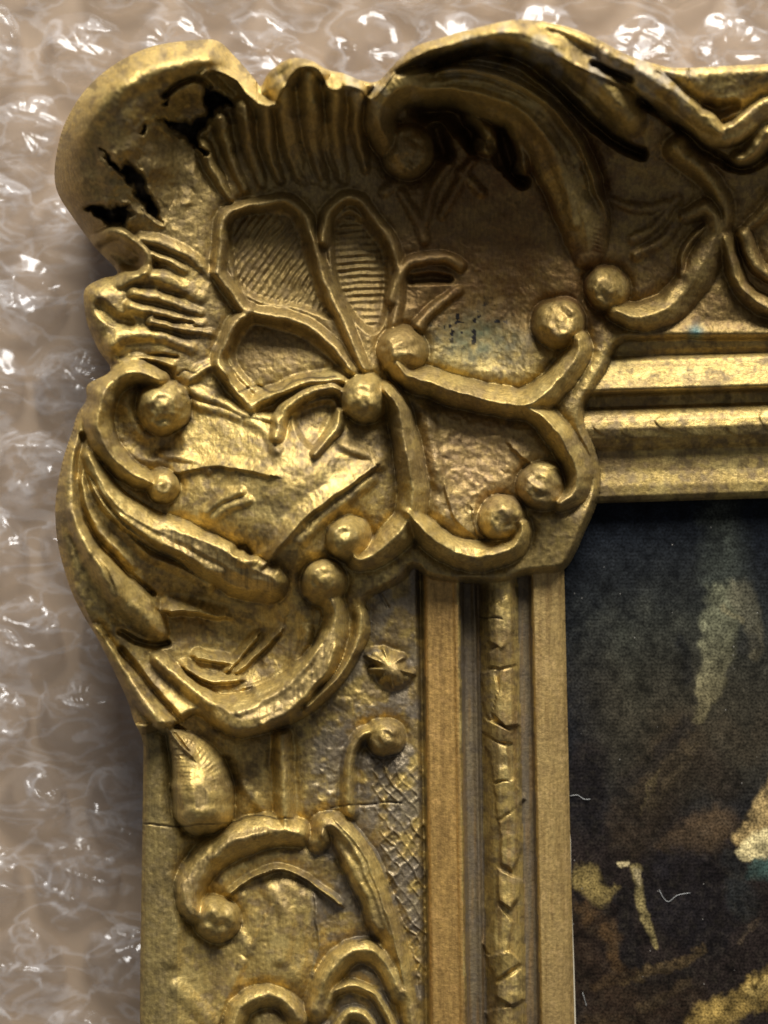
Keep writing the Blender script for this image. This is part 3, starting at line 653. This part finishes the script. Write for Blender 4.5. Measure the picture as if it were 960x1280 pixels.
# ------------------------------------------------------------------ painting (flat print on canvas) inside the frame
PS = 2.0
px_ = np.arange(640, 1100+PS, PS); py_ = np.arange(560, 1420+PS, PS)
PXg, PYg = np.meshgrid(px_, py_)
K = np.ones(PXg.shape+(3,), np.float32)*np.array([0.0075, 0.0095, 0.013], np.float32)
pn = fbm(PXg, PYg, 70, 300, 4); pn2 = fbm(PXg, PYg, 22, 310, 4); pn3 = fbm(PXg, PYg, 7, 320, 2)
def pmix(colr, w): 
    global K
    w = np.clip(w, 0, 1)[..., None]; K = K*(1-w)+np.array(colr, np.float32)*w
def pst(pts, colr, al=1.0, soft=.5, jag=3):
    c_ = catmull([(p[0], p[1], p[2]) for p in pts], 6); best = np.full(PXg.shape, 9., np.float32)
    xs = PXg+jag*pn2*4+3*pn3; ys = PYg+jag*pn3*2+5*pn
    for i in range(len(c_)-1):
        a_, b_ = c_[i], c_[i+1]; ex, ey = b_[0]-a_[0], b_[1]-a_[1]; t_ = np.clip(((xs-a_[0])*ex+(ys-a_[1])*ey)/(ex*ex+ey*ey+1e-9), 0, 1)
        r_ = a_[2]+(b_[2]-a_[2])*t_; best = np.minimum(best, np.hypot(xs-a_[0]-ex*t_, ys-a_[1]-ey*t_)/r_)
    pmix(colr, al*(1-sstep(1-soft, 1, best))*(.8+.4*pn2))
pst([(800,800,150),(880,800,160),(860,900,150)], (0.028, 0.028, 0.020), .8, .9)
pmix((0.026, 0.026, 0.019), sstep(730, 830, PYg+60*pn)*(1-sstep(930, 1040, PYg))*.7*sstep(700, 780, PXg))
pmix((0.018, 0.012, 0.008), sstep(950, 1100, PYg+60*pn)*.5)
pst([(900,630,34),(905,720,44)], (0.036,0.040,0.030), .9, .8)
pst([(905,750,30),(898,800,24),(890,850,19),(874,895,9)], (0.13,0.128,0.075), .98, .55)
pst([(925,740,22),(945,790,16),(938,820,10)], (0.10,0.09,0.055), .8, .7)
pst([(940,800,14),(925,815,9)], (0.02,0.02,0.018), .7)
pst([(905,760,8),(925,775,6)], (0.20,0.17,0.09), .7, .8)
pst([(850,930,60),(800,1020,50),(780,1060,30)], (0.030,0.024,0.015), .75, .7)
pst([(740,950,34),(735,1000,30)], (0.009,0.008,0.009), .8, .6)
pst([(885,960,45),(905,980,30)], (0.020,0.017,0.013), .8, .7)
pst([(870,930,6),(810,1010,8)], (0.05,0.043,0.026), .6, .8)
pst([(900,1030,30),(870,1045,34),(830,1055,16)], (0.062,0.047,0.028), .85, .7)
pst([(825,965,3),(808,995,4),(796,1020,3)], (0.09,0.08,0.04), .5, .9)
pst([(735,1098,22),(752,1120,16),(770,1112,6)], (0.15,0.13,0.05), .95, .4)
pst([(728,1135,14),(745,1155,22),(765,1170,14),(772,1210,10)], (0.055,0.037,0.017), .85, .6)
pst([(770,1075,20),(760,1100,10)], (0.008,0.007,0.007), .9, .4)
pst([(850,1110,70),(880,1150,55)], (0.008,0.008,0.010), .95, .4)
pst([(778,1120,16),(785,1180,14),(795,1220,22)], (0.007,0.007,0.008), .9, .5)
pst([(784,1080,4.5),(776,1082,4)], (0.42,0.40,0.24), .95, .4, 1)
pst([(795,1085,7),(796,1105,7),(803,1135,8),(812,1165,7),(822,1185,3)], (0.19,0.175,0.08), .95, .5, 1)
pst([(796,1090,6),(797,1105,5)], (0.42,0.40,0.25), .7, .6, 1)
pst([(985,985,30),(955,1015,22),(925,1048,12)], (0.34,0.28,0.13), .95, .5, 2)
pst([(980,1050,26),(950,1058,22),(930,1066,14)], (0.62,0.60,0.34), .98, .35, 2)
pst([(1000,1100,34),(965,1085,22),(935,1090,10)], (0.035,0.075,0.072), .95, .6)
pst([(1000,1210,34),(955,1235,26),(910,1262,24),(870,1290,30)], (0.24,0.19,0.06), .95, .45)
pst([(960,1225,10),(935,1240,8)], (0.38,0.32,0.12), .8, .6)
pst([(875,1185,7),(850,1205,8),(810,1215,9),(780,1228,6)], (0.07,0.055,0.027), .85, .6)
pst([(860,1215,10),(820,1232,12),(790,1240,12)], (0.009,0.009,0.009), .8, .5)
pst([(725,1200,16),(742,1240,18)], (0.006,0.006,0.007), .9, .5); pst([(740,1290,30),(800,1300,36)], (0.04,0.03,0.014), .7, .7)
pst([(950,1150,3),(930,1175,3)], (0.06,0.05,0.035), .6)
pst([(1020,800,60),(1050,1000,50)], (0.05,0.045,0.03), .7, .8)
pst([(735,965,26),(742,990,22)], (0.006,0.006,0.007), .9, .5); pst([(862,905,16),(820,950,14),(775,990,12)], (0.010,0.010,0.010), .8, .7)
pst([(905,905,22),(935,940,26),(960,900,20)], (0.034,0.031,0.022), .7, .8); pst([(780,790,22),(800,880,26)], (0.030,0.032,0.024), .6, .9)
pst([(850,800,10),(855,850,14)], (0.010,0.011,0.012), .8, .6); pst([(700,1150,40),(770,1250,50),(860,1250,40)], (0.022,0.015,0.008), .6, .8)
pst([(730,1165,9),(752,1150,10),(765,1135,8)], (0.010,0.008,0.007), .8, .5); pst([(745,1235,10),(790,1215,7)], (0.05,0.036,0.018), .6, .7)
pst([(860,1225,8),(830,1245,8),(800,1262,8)], (0.045,0.036,0.02), .6, .7); pst([(910,1075,20),(925,1105,26),(930,1140,22)], (0.012,0.016,0.018), .8, .7)
K = K*(1+.55*pn2+.55*pn3)[..., None]+np.array([.004, .004, .003], np.float32)*(np.clip(fbm(PXg, PYg, 5, 330, 2), 0, 1)*sstep(700, 800, PYg))[..., None]*3
K = K*(1+sstep(760, 900, PYg)[..., None]*np.array([.22, .02, -.14], np.float32))
K = np.clip(K, .001, 1)
kz = (DIST-0)/DIST
pco = np.stack([(PXg-CX)*S, -(PYg-CY)*S, np.full(PXg.shape, 0.35*S)], -1).reshape(-1, 3)
ny, nx = PXg.shape; pi_ = np.arange(nx*ny).reshape(ny, nx)
pq = np.stack([pi_[:-1, :-1], pi_[1:, :-1], pi_[1:, 1:], pi_[:-1, 1:]], -1).reshape(-1, 4)
m, nt, out = new_mat('printed_canvas'); N = nt.nodes; L = nt.links
p = N.new('ShaderNodeBsdfPrincipled'); L.new(p.outputs[0], out.inputs[0]); p.inputs['Roughness'].default_value = .6; p.inputs['Specular IOR Level'].default_value = .08
at = N.new('ShaderNodeAttribute'); at.attribute_name = 'picture'; tc = N.new('ShaderNodeTexCoord')
nz = N.new('ShaderNodeTexNoise'); nz.inputs['Scale'].default_value = 1500; nz.inputs['Detail'].default_value = 3; L.new(tc.outputs['Object'], nz.inputs['Vector'])
rp = N.new('ShaderNodeValToRGB'); rp.color_ramp.elements[0].position = .35; rp.color_ramp.elements[0].color = (.45, .45, .45, 1); rp.color_ramp.elements[1].position = .68; rp.color_ramp.elements[1].color = (1.8, 1.8, 1.8, 1)
L.new(nz.outputs[0], rp.inputs[0]); mx = N.new('ShaderNodeMix'); mx.data_type = 'RGBA'; mx.blend_type = 'MULTIPLY'; mx.inputs[0].default_value = 1
L.new(at.outputs['Color'], mx.inputs[6]); L.new(rp.outputs[0], mx.inputs[7])
vo = N.new('ShaderNodeTexVoronoi'); vo.inputs['Scale'].default_value = 420; L.new(tc.outputs['Object'], vo.inputs['Vector'])
lt = N.new('ShaderNodeMath'); lt.operation = 'LESS_THAN'; lt.inputs[1].default_value = .075; L.new(vo.outputs['Distance'], lt.inputs[0])
rr = N.new('ShaderNodeSeparateColor'); L.new(vo.outputs['Color'], rr.inputs[0]); g2 = N.new('ShaderNodeMath'); g2.operation = 'GREATER_THAN'; g2.inputs[1].default_value = .82; L.new(rr.outputs[0], g2.inputs[0])
mm = N.new('ShaderNodeMath'); mm.operation = 'MULTIPLY'; L.new(lt.outputs[0], mm.inputs[0]); L.new(g2.outputs[0], mm.inputs[1])
m5 = N.new('ShaderNodeMath'); m5.operation = 'MULTIPLY'; m5.inputs[1].default_value = .55; L.new(mm.outputs[0], m5.inputs[0])
mx3 = N.new('ShaderNodeMix'); mx3.data_type = 'RGBA'; L.new(m5.outputs[0], mx3.inputs[0]); L.new(mx.outputs[2], mx3.inputs[6]); mx3.inputs[7].default_value = (.45, .42, .36, 1); L.new(mx3.outputs[2], p.inputs['Base Color'])
w1 = N.new('ShaderNodeTexWave'); w1.inputs['Scale'].default_value = 250; w1.bands_direction = 'X'; w1.inputs['Distortion'].default_value = 1.5; L.new(tc.outputs['Object'], w1.inputs['Vector'])
w2 = N.new('ShaderNodeTexWave'); w2.inputs['Scale'].default_value = 250; w2.bands_direction = 'Y'; w2.inputs['Distortion'].default_value = 1.5; L.new(tc.outputs['Object'], w2.inputs['Vector'])
aa = N.new('ShaderNodeMath'); aa.operation = 'ADD'; L.new(w1.outputs['Fac'], aa.inputs[0]); L.new(w2.outputs['Fac'], aa.inputs[1])
bp = N.new('ShaderNodeBump'); bp.inputs['Strength'].default_value = .12; bp.inputs['Distance'].default_value = .0002; L.new(aa.outputs[0], bp.inputs['Height']); L.new(bp.outputs[0], p.inputs['Normal'])
PAINT = m
KA = np.concatenate([K*.85, np.ones(PXg.shape+(1,), np.float32)], -1).reshape(-1, 4)
pt = mesh_np('painting', pco, pq, PAINT, None, None, {'picture': KA})
pt['label'] = 'dark old painting on canvas with blurred olive and cream shapes inside the gilded frame'; pt['category'] = 'painting'

# pale sliver of mount along the lip and lint fibres on the canvas
def simple_mat(name, c, rough=.6, metal=0):
    m, nt, out = new_mat(name); p = nt.nodes.new('ShaderNodeBsdfPrincipled'); nt.links.new(p.outputs[0], out.inputs[0])
    n_ = nt.nodes.new('ShaderNodeTexNoise'); n_.inputs['Scale'].default_value = 300
    r_ = nt.nodes.new('ShaderNodeValToRGB'); r_.color_ramp.elements[0].color = (*[v*.75 for v in c], 1); r_.color_ramp.elements[1].color = (*[min(1, v*1.15) for v in c], 1)
    nt.links.new(n_.outputs[0], r_.inputs[0]); nt.links.new(r_.outputs[0], p.inputs['Base Color']); p.inputs['Roughness'].default_value = rough; p.inputs['Metallic'].default_value = metal
    return m
LINT = simple_mat('white_lint', (.36, .36, .34)); MOUNT = simple_mat('pale_mount_paper', (.55, .5, .38))
def tube(name, pts, r, mat, parent=None, z=1.2):
    c_ = catmull(pts, 6); V_ = []; Q = []; ns = 5
    for i, pnt in enumerate(c_):
        d_ = c_[min(i+1, len(c_)-1)]-c_[max(i-1, 0)]; d_ = d_/np.linalg.norm(d_); nrm = (-d_[1], d_[0])
        for k in range(ns):
            an = 2*math.pi*k/ns; rr_ = r*(1 if 0 < i < len(c_)-1 else .4)
            V_.append(P(pnt[0]+nrm[0]*math.cos(an)*rr_, pnt[1]+nrm[1]*math.cos(an)*rr_, z+math.sin(an)*rr_+ (0.8*math.sin(i*.5))))
        if i:
            for k in range(ns):
                a_ = (i-1)*ns+k; b_ = (i-1)*ns+(k+1) % ns; Q.append((a_, b_, b_+ns, a_+ns))
    return mesh_np(name, np.array(V_), np.array(Q), mat, parent)
for pts, lb in [([(712,995),(722,994),(730,999),(738,999)], 'short white lint fibre by the frame lip on the painting'),
                ([(824,1112),(829,1122),(836,1127),(847,1119),(863,1116)], 'hooked white lint fibre on the dark middle of the painting'),
                ([(728,1240),(731,1250),(733,1257)], 'tiny upright lint fibre near the bottom left of the painting')]:
    o = tube('lint_fibre', pts, .42, LINT); o['label'] = lb; o['category'] = 'lint'; o['group'] = 'lint fibres on the painting'
V_ = []; Q = []
for i, (xx, yy, w_) in enumerate([(705,990,0),(704.5,1000,3.5),(707,1030,3),(710,1050,2),(711,1120,1.8),(714,1200,2),(716,1280,2.4),(719,1400,2)]):
    for q_ in ((xx+1.5, 9), (xx+1.5+w_, 9.5), (xx+1.5+w_, 1), (xx+1.5, 1)): V_.append(P(q_[0], yy, q_[1]))
    if i:
        for k in range(4):
            a_ = (i-1)*4+k; b_ = (i-1)*4+(k+1) % 4; Q.append((a_, a_+4, b_+4, b_))
mesh_np('mount_edge', np.array(V_), np.array(Q), MOUNT, frame, smooth=False)['label'] = 'pale sliver of mount paper showing along the inner lip'

# ------------------------------------------------------------------ tabletop
m, nt, out = new_mat('tan_tabletop'); N = nt.nodes; L = nt.links
p = N.new('ShaderNodeBsdfPrincipled'); L.new(p.outputs[0], out.inputs[0]); p.inputs['Roughness'].default_value = .6
tc = N.new('ShaderNodeTexCoord'); mp = N.new('ShaderNodeMapping'); mp.inputs['Scale'].default_value = (1, .35, 1); L.new(tc.outputs['Object'], mp.inputs['Vector'])
nz = N.new('ShaderNodeTexNoise'); nz.inputs['Scale'].default_value = 22; nz.inputs['Detail'].default_value = 6; L.new(mp.outputs[0], nz.inputs['Vector'])
rp = N.new('ShaderNodeValToRGB'); rp.color_ramp.elements[0].position = .3; rp.color_ramp.elements[0].color = (.44, .32, .205, 1); rp.color_ramp.elements[1].position = .7; rp.color_ramp.elements[1].color = (.60, .455, .315, 1)
L.new(nz.outputs[0], rp.inputs[0]); L.new(rp.outputs[0], p.inputs['Base Color'])
tb = mesh_np('tabletop', np.array([(-.8,-.9,-80*S),(.8,-.9,-80*S),(.8,.9,-80*S),(-.8,.9,-80*S),(-.8,-.9,-80*S-.02),(.8,-.9,-80*S-.02),(.8,.9,-80*S-.02),(-.8,.9,-80*S-.02)]),
   np.array([(0,1,2,3),(7,6,5,4),(0,4,5,1),(1,5,6,2),(2,6,7,3),(3,7,4,0)]), m, smooth=False)
tb['kind'] = 'structure'

# ------------------------------------------------------------------ bubble wrap
m, nt, out = new_mat('clear_polythene_film'); N = nt.nodes; L = nt.links
tr = N.new('ShaderNodeBsdfTransparent'); tr.inputs[0].default_value = (.97, .97, .975, 1)
gl = N.new('ShaderNodeBsdfGlossy'); gl.inputs['Roughness'].default_value = .17; gl.inputs[0].default_value = (1, 1, 1, 1)
df = N.new('ShaderNodeBsdfDiffuse'); df.inputs[0].default_value = (.8, .8, .82, 1)
fr = N.new('ShaderNodeFresnel'); fr.inputs[0].default_value = 1.6
f2 = N.new('ShaderNodeMath'); f2.operation = 'MULTIPLY_ADD'; f2.inputs[1].default_value = .36; f2.inputs[2].default_value = .01; f2.use_clamp = True; L.new(fr.outputs[0], f2.inputs[0])
tcf = N.new('ShaderNodeTexCoord'); mpf = N.new('ShaderNodeMapping'); mpf.inputs['Scale'].default_value = (.7, 1.3, 1); mpf.inputs['Rotation'].default_value = (0, 0, .5); L.new(tcf.outputs['Object'], mpf.inputs['Vector'])
nf = N.new('ShaderNodeTexNoise'); nf.inputs['Scale'].default_value = 75; nf.inputs['Detail'].default_value = 4; nf.inputs['Distortion'].default_value = .8; L.new(mpf.outputs[0], nf.inputs['Vector'])
rf = N.new('ShaderNodeValToRGB'); rf.color_ramp.elements[0].position = .44; rf.color_ramp.elements[0].color = (.02, .02, .02, 1); rf.color_ramp.elements[1].position = .56; rf.color_ramp.elements[1].color = (.02, .02, .02, 1)
el = rf.color_ramp.elements.new(.5); el.color = (.17, .17, .17, 1); L.new(nf.outputs[0], rf.inputs[0])
m1 = N.new('ShaderNodeMixShader'); L.new(rf.outputs[0], m1.inputs[0]); L.new(tr.outputs[0], m1.inputs[1]); L.new(df.outputs[0], m1.inputs[2])
m2 = N.new('ShaderNodeMixShader'); L.new(f2.outputs[0], m2.inputs[0]); L.new(m1.outputs[0], m2.inputs[1]); L.new(gl.outputs[0], m2.inputs[2]); L.new(m2.outputs[0], out.inputs[0])
FILM = m
wrap = empty('bubble_wrap', 'clear crumpled bubble wrap with big bubbles under the gilded frame', 'bubble wrap')
FQ = 3.0; fx = np.arange(-180, 1240, FQ); fy = np.arange(-200, 1500, FQ); FX, FY = np.meshgrid(fx, fy)
def crumple(x, y, sd=0):
    wx = x+9*vnoise(x, y, 34, 401+sd); wy = y+9*vnoise(x, y, 34, 402+sd)
    rg = 1-np.abs(vnoise(wx*.55+wy*.3, wy*1.25-wx*.4, 36, 406+sd))*5; rg2 = 1-np.abs(vnoise(wx*1.1-wy*.5, wy*.6+wx*.6, 30, 407+sd))*6
    return 3.0*np.clip(rg, 0, 1)+2.2*np.clip(rg2, 0, 1)+facet(wx, wy*1.3, 62, 403+sd)*8.5+facet(wx*.94+wy*.34, (wy*.94-wx*.34)*1.5, 34, 404+sd)*3.2+facet(wx*.6-wy*.8, wx*.8+wy*.6, 18, 405+sd)*.7
fz = -70+crumple(FX, FY)*.26
# omit cells hidden deep beneath the frame
keepv = ~((FX > 260)&(FY > 190))
fi = np.arange(FX.size).reshape(FX.shape)
kc = keepv[:-1, :-1]&keepv[1:, 1:]
fq = np.stack([fi[:-1, :-1], fi[1:, :-1], fi[1:, 1:], fi[:-1, 1:]], -1)[kc]
kf = (DIST-fz)/DIST
fc = np.stack([(FX-CX)*kf*S, -(FY-CY)*kf*S, fz*S], -1).reshape(-1, 3)
vs_, inv = np.unique(fq, return_inverse=True)
mesh_np('film_sheet', fc[vs_], inv.reshape(-1, 4), FILM, wrap)
r2 = random.Random(12)
spots = []
for j in range(-2, 15):
    for i in range(-2, 13):
        bx = i*118+(59 if j % 2 else 0)-22; by = j*104+62
        if bx > 200 and by > 130: continue
        if bx < -140 or by < -140 or by > 1460 or bx > 1200: continue
        spots.append((bx+r2.uniform(-9, 9), by+r2.uniform(-9, 9), r2.uniform(47, 56)))
for k, (bx, by, br_) in enumerate(spots):
    nr, na = 20, 64
    hgt = r2.uniform(12, 21); sq = r2.uniform(.85, 1.1); ph0 = r2.random()*6.28
    rr_ = np.linspace(0, 1, nr+1)[1:]; an = np.linspace(0, 2*np.pi, na, endpoint=False)
    Rg, Ag = np.meshgrid(rr_, an, indexing='ij')
    rim = 1+.05*np.sin(3*Ag+ph0)+.03*np.sin(7*Ag+ph0*2)
    bxx = bx+np.cos(Ag)*Rg*br_*rim; byy = by+np.sin(Ag)*Rg*br_*rim*sq
    dome = hgt*(1-Rg**4)**.85
    rad = 3.2*np.sin(9*Ag+5*np.sin(Ag*2+ph0)+Rg*2)*Rg**2*(1-Rg**6)
    z_ = -68+dome+rad+(crumple(bxx, byy, 20+k % 5)*(.9+.6*r2.random()))*(1-Rg**8)+crumple(bxx, byy)*.26*Rg**8
    cz = -68+hgt+crumple(np.array([[bx]]), np.array([[by]]), 20+k % 5)[0, 0]
    pts = [[bx, by, cz]]; vv = np.concatenate([np.array(pts), np.stack([bxx.ravel(), byy.ravel(), z_.ravel()], -1)])
    kq = (DIST-vv[:, 2])/DIST; vc = np.stack([(vv[:, 0]-CX)*kq*S, -(vv[:, 1]-CY)*kq*S, vv[:, 2]*S], -1)
    T_ = []
    for a_ in range(na): T_.append((0, 1+(a_+1) % na, 1+a_))
    ii = np.arange(nr-1)[:, None]; jj = np.arange(na)[None]; j2 = (jj+1) % na
    A_ = 1+ii*na+jj; B_ = 1+ii*na+j2; C2 = 1+(ii+1)*na+j2; D_ = 1+(ii+1)*na+jj
    T_ = np.concatenate([np.array(T_), np.stack([A_, B_, C2], -1).reshape(-1, 3), np.stack([A_, C2, D_], -1).reshape(-1, 3)])
    mesh_np('bubble', vc, T_, FILM, wrap)
print('tris', len(tris), 'parts', len(NAMES))
